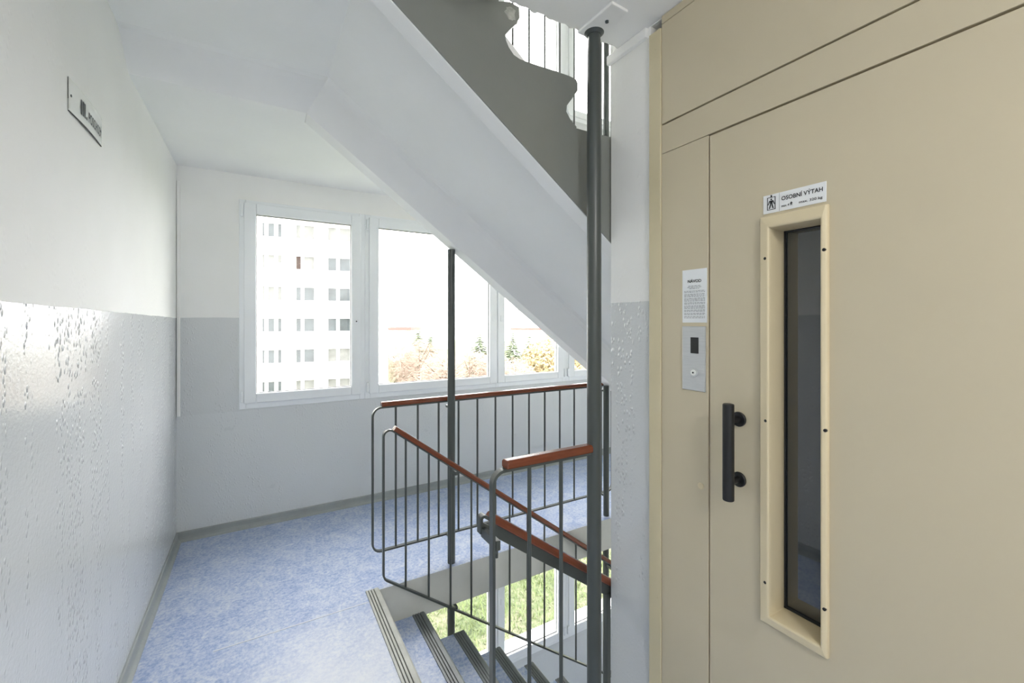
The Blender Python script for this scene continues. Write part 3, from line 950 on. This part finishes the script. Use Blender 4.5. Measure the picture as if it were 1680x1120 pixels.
# ------------------------------------------------------------------ added fill lamp, unseen behind the camera, brightens the lobby
lp = thing('added_fill_lamp', 'added round white fill lamp on the lobby ceiling, out of view', 'lamp')
mb = MB(); mb.cyl((.25, -1.3, ZG - .03), (.25, -1.3, ZG), .17, 40); mb.build('base', M['pvc'], lp, bevel=.004, smooth=True)
em = NT('fill_lamp_glow')
em.set(color=(.9, .9, .88, 1), rough=.3)
em.b.inputs['Emission Color'].default_value = (1, .985, .96, 1)
em.b.inputs['Emission Strength'].default_value = 40.0
vs_, fc = [], []
nu, nv = 32, 8
for i in range(nv + 1):
    th = math.pi / 2 * i / nv
    for j in range(nu):
        ph = 2 * math.pi * j / nu
        vs_.append((.25 + .155 * math.cos(th) * math.cos(ph), -1.3 + .155 * math.cos(th) * math.sin(ph), ZG - .03 - .085 * math.sin(th)))
for i in range(nv):
    for j in range(nu):
        fc.append((i * nu + j, i * nu + (j + 1) % nu, (i + 1) * nu + (j + 1) % nu, (i + 1) * nu + j))
mb = MB(); mb.add(vs_, fc); mb.build('shade', em.m, lp, smooth=True)
rebase(lp)

# ------------------------------------------------------------------ outdoors
GZ = -9.2
gm = MB(); gm.add([(-250, YB + .6, GZ), (400, YB + .6, GZ), (400, 420, GZ), (-250, 420, GZ)], [(0, 1, 2, 3)])
tag(gm.build('ground', M['grass']), kind='structure')
# long grass on the slope under the windows
gb = MB(); rg = random.Random(11)
for _ in range(60000):
    x = rg.uniform(2, 30); yy = rg.uniform(8, 30)
    h = rg.uniform(.08, .3); a_ = rg.uniform(0, math.pi); w = rg.uniform(.012, .03)
    dx, dy = math.cos(a_) * w, math.sin(a_) * w
    lx, ly = rg.uniform(-.15, .15), rg.uniform(-.15, .15)
    gb.add([(x - dx, yy - dy, GZ), (x + dx, yy + dy, GZ), (x + lx, yy + ly, GZ + h)], [(0, 1, 2)])
tag(gb.build('long_grass', M['blade']), 'long green meadow grass below the windows', 'grass', kind='stuff')

# apartment block across the lawn
U = Vector((0.988, -0.156, 0)); NRM = Vector((0.156, 0.988, 0))
d0_ = ray(500, 528); base_pt = Vector((d0_[0], d0_[1], 0)) * 38.8
def on_fac(px, py):
    d = Vector(ray(px, py)); t = base_pt.dot(NRM) / d.dot(NRM)
    p = d * t
    return (Vector((p.x, p.y, 0)) - base_pt).dot(U), EYE + p.z
def fac(u, w, z): return base_pt + U * u - NRM * w + Vector((0, 0, z))     # w: proud of the facade
class FB(MB):
    def fbox(self, u0, u1, w0, w1, z0, z1):
        c = [fac(u, w, z) for z in (z0, z1) for u, w in ((u0, w0), (u1, w0), (u1, w1), (u0, w1))]
        return self.add(c, [(0, 3, 2, 1), (4, 5, 6, 7), (0, 1, 5, 4), (1, 2, 6, 5), (2, 3, 7, 6), (3, 0, 4, 7)])
bl = thing('apartment_block', 'white panel apartment block with rows of windows across the lawn', 'building')
uR = on_fac(636.5, 528)[0]
uL = -26.0
row_z = [on_fac(500, py)[1] for py in (525, )]
ROW = 2.8
zrow0 = on_fac(500, 521)[1]        # head of the window row just above the horizon
cols = [(on_fac(429, 528)[0], on_fac(462.5, 528)[0], 3), (on_fac(484.5, 528)[0], on_fac(516, 528)[0], 2), (on_fac(537.5, 528)[0], on_fac(577, 528)[0], 2)]
c1, c2, c3 = cols
colset = cols + [(c3[1] + 1.0, c3[1] + 2.3, 2)] + [(a_ - 9.3 * k_, b_ - 9.3 * k_, n_) for k_ in (1, 2) for a_, b_, n_ in cols]
WH = 1.3
rows_z = [zrow0 + ROW * k_ for k_ in range(-3, 5)]
# facade with real openings
fbm = FB()
zt_, zb0 = rows_z[-1] + 1.4, GZ
fbm.fbox(uL, uR, -8, -.35, zb0, zt_)
spans = sorted([(a_, b_) for a_, b_, _ in colset])
cur = uL
for a_, b_ in spans:
    fbm.fbox(cur, a_, -.35, 0, zb0, zt_); cur = b_
fbm.fbox(cur, uR, -.35, 0, zb0, zt_)
for a_, b_ in spans:
    zc_ = zb0
    for zr_ in rows_z:
        fbm.fbox(a_, b_, -.35, 0, zc_, zr_ - WH); zc_ = zr_
    fbm.fbox(a_, b_, -.35, 0, zc_, zt_)
fbm.build('wall', M['facade'], bl)
fp_ = FB()
ua, ub = (c1[1] + c2[0]) / 2, uR
zlow = zrow0 + ROW * 1.0 + .35
rws = [z_ for z_ in rows_z if z_ > zlow]
cur = ua
for a_, b_ in [s for s in spans if s[0] > ua]:
    fp_.fbox(cur, a_, 0, .02, zlow, zt_); cur = b_
    zc_ = zlow
    for zr_ in rws:
        fp_.fbox(a_, b_, 0, .02, zc_, zr_ - WH); zc_ = zr_
    fp_.fbox(a_, b_, 0, .02, zc_, zt_)
fp_.fbox(cur, uR, 0, .02, zlow, zt_)
fp_.build('tinted_cladding', M['facade_pink'], bl)
for ci, (a_, b_, n_) in enumerate(colset):
    for ri, zr_ in enumerate(rows_z):
        f = FB(); z0w = zr_ - WH
        w_ = b_ - a_
        cuts = [0, .22, .70, 1] if n_ == 3 else ([0, .36, 1] if ci % 3 == 1 else [0, .42, 1])
        f.fbox(a_, b_, -.30, -.20, z0w, z0w + .07); f.fbox(a_, b_, -.30, -.20, zr_ - .07, zr_)
        for c_ in cuts:
            hw = .05 if c_ in (0, 1) else .14
            f.fbox(max(a_, a_ + c_ * w_ - hw), min(b_, a_ + c_ * w_ + hw), -.30, -.20, z0w, zr_)
        f.fbox(a_ - .03, b_ + .03, -.2, .06, z0w - .06, z0w)
        win = f.build('window', M['facade'], bl)
        for i_ in range(len(cuts) - 1):
            h_ = (ci * 7 + ri * 3 + i_ * 5) % 5
            mt = M['fac_curtain'] if h_ in (0, 2) else M['fac_glass']
            if ci == 1 and abs(zr_ - (zrow0 + 2 * ROW)) < .1 and i_ == 0: mt = M['fac_dark']
            f = FB(); f.fbox(a_ + cuts[i_] * w_ + .05, a_ + cuts[i_ + 1] * w_ - .05, -.27, -.25, z0w + .07, zr_ - .07)
            f.build('pane', mt, win)

# trees on the lawn
def at(px, depth):
    d = ray(px, 528); return Vector((d[0] * depth, d[1] * depth, GZ))
def tree(px, depth, top_py, width, kind, label):
    p = at(px, depth); rt = random.Random(int(px * 13 + depth))
    top = EYE - (top_py - HY) / F_PX * depth
    h = top - GZ
    name = {'b': 'bare_tree', 'c': 'conifer', 'y': 'autumn_tree'}[kind]
    root = thing(name, label, 'tree')
    tr = MB(); tr.cyl((p.x, p.y, GZ), (p.x, p.y, GZ + h * .9), .16, 8, .03)
    if kind != 'c':
        for _ in range(16):
            zz = GZ + h * rt.uniform(.25, .7); a_ = rt.uniform(0, 6.28); L = width * rt.uniform(.3, .5)
            tr.cyl((p.x, p.y, zz), (p.x + math.cos(a_) * L, p.y + math.sin(a_) * L, zz + L * .9), .06, 5, .015)
    tr.build('trunk', M['bark'], root)
    fo = MB()
    if kind == 'c':
        lv = 26
        for i in range(lv):
            u = i / (lv - 1); zz = GZ + h * (.15 + .85 * u); r = width * .5 * (1 - u) ** .8 + .08
            for k_ in range(12):
                a_ = rt.uniform(0, 6.28); rr_ = r * rt.uniform(.7, 1.1)
                c_, s_ = math.cos(a_), math.sin(a_); ww = .10 + r * .13
                ex, ey = p.x + c_ * rr_, p.y + s_ * rr_
                fo.add([(p.x, p.y, zz + .1), (ex - s_ * ww, ey + c_ * ww, zz - rr_ * .25), (ex + c_ * .15, ey + s_ * .15, zz - rr_ * .35), (ex + s_ * ww, ey - c_ * ww, zz - rr_ * .25)], [(0, 1, 2, 3)])
        fo.build('foliage', M['leaf_green'], root)
    else:
        nn = 2300 if kind == 'b' else 2000
        for _ in range(nn):
            while True:
                q = Vector((rt.uniform(-1, 1), rt.uniform(-1, 1), rt.uniform(-1, 1)))
                if q.length < 1: break
            c_ = Vector((p.x + q.x * width * .5, p.y + q.y * width * .5, GZ + h * .60 + q.z * h * .40))
            d_ = Vector((rt.uniform(-1, 1), rt.uniform(-1, 1), rt.uniform(-.3, 1))).normalized()
            e_ = d_.orthogonal().normalized()
            if kind == 'b': L, w = rt.uniform(.3, .8), .016
            else: L, w = rt.uniform(.15, .3), .10
            fo.add([c_ - d_ * L - e_ * w, c_ - d_ * L + e_ * w, c_ + d_ * L + e_ * w, c_ + d_ * L - e_ * w], [(0, 1, 2, 3)])
        fo.build('foliage', M['leaf_brown'] if kind == 'b' else M['leaf_yellow'], root)
    return rebase(root)
tree(660, 60, 562, 5.0, 'b', 'bare brown tree against the white apartment block edge')
tree(688, 53, 556, 6.0, 'b', 'wide bare brown tree in front of the pointed conifer')
tree(726, 44, 578, 5.0, 'b', 'low bare brown tree behind the slim grey pole')
tree(770, 54, 574, 6.0, 'b', 'bare brown tree before the pale green conifer')
tree(810, 46, 580, 4.0, 'b', 'bare brown tree behind the window meeting stiles')
tree(846, 39, 588, 4.0, 'b', 'low bare brown tree beside the yellow tree')
tree(686, 70, 537, 8.0, 'c', 'tall pointed dark conifer rising over the bare brown trees')
tree(706, 78, 548, 7.0, 'c', 'smaller conifer beside the tall pointed one')
tree(787, 66, 543, 7.0, 'c', 'broad pale green conifer near the window stile')
tree(842, 72, 541, 5.5, 'c', 'slim conifer beyond the second pane beside another conifer')
tree(868, 62, 546, 5.0, 'c', 'conifer next to the yellow autumn tree')
tree(892, 54, 546, 5.5, 'y', 'yellow autumn tree at the end of the tree row')
tree(932, 60, 556, 6.0, 'y', 'yellow autumn tree partly behind the sloping beam')

# distant town
def block(px0, px1, top_py, depth, label, roof=None, bands=0, bot=None):
    a_, b_ = at(px0, depth), at(px1, depth)
    top = EYE - (top_py - HY) / F_PX * depth
    root = thing('distant_block', label, 'building')
    u = (b_ - a_); L = u.length; u.normalize(); nn = Vector((-u.y, u.x, 0))
    def bx(mb, s0, s1, w0, w1, z0, z1):
        c = [a_ + u * s + nn * w + Vector((0, 0, z - GZ)) for z in (z0, z1) for s, w in ((s0, w0), (s1, w0), (s1, w1), (s0, w1))]
        mb.add(c, [(0, 3, 2, 1), (4, 5, 6, 7), (0, 1, 5, 4), (1, 2, 6, 5), (2, 3, 7, 6), (3, 0, 4, 7)])
    mb = MB(); bx(mb, 0, L, 0, 12, GZ, top); mb.build('wall', M['city'], root)
    if roof:
        mb = MB(); bx(mb, -.5, L + .5, -.4, 12.4, top, top + roof); mb.build('roof', M['city_red'], root)
    for k_ in range(bands):
        zz = top - 1.8 - 3.0 * k_
        mw = MB(); s = 1.0
        nb = max(2, int(L / 4.5))
        for q in range(nb):
            s0 = L * (q + .2) / nb; s1 = L * (q + .75) / nb
            mw = MB(); bx(mw, s0, s1, -.08, .1, zz - .7, zz + .5); mw.build('window', M['city_win'], root)
    return rebase(root)
block(638, 672, 541.5, 120, 'distant pale block with red roof beside the apartment block edge', roof=.8, bands=2)
block(676, 734, 534, 170, 'long distant pale block behind the tall conifer', bands=2)
block(748, 800, 538, 150, 'distant pale block between slim pole and window stile', bands=2)
block(724, 772, 526, 260, 'far pale tower block above the town roofs', bands=3)
block(828, 860, 503, 240, 'tall distant pale block beyond the second pane', bands=6)
block(840, 912, 541, 140, 'distant pale block with red roof behind the yellow tree', roof=.6, bands=1)
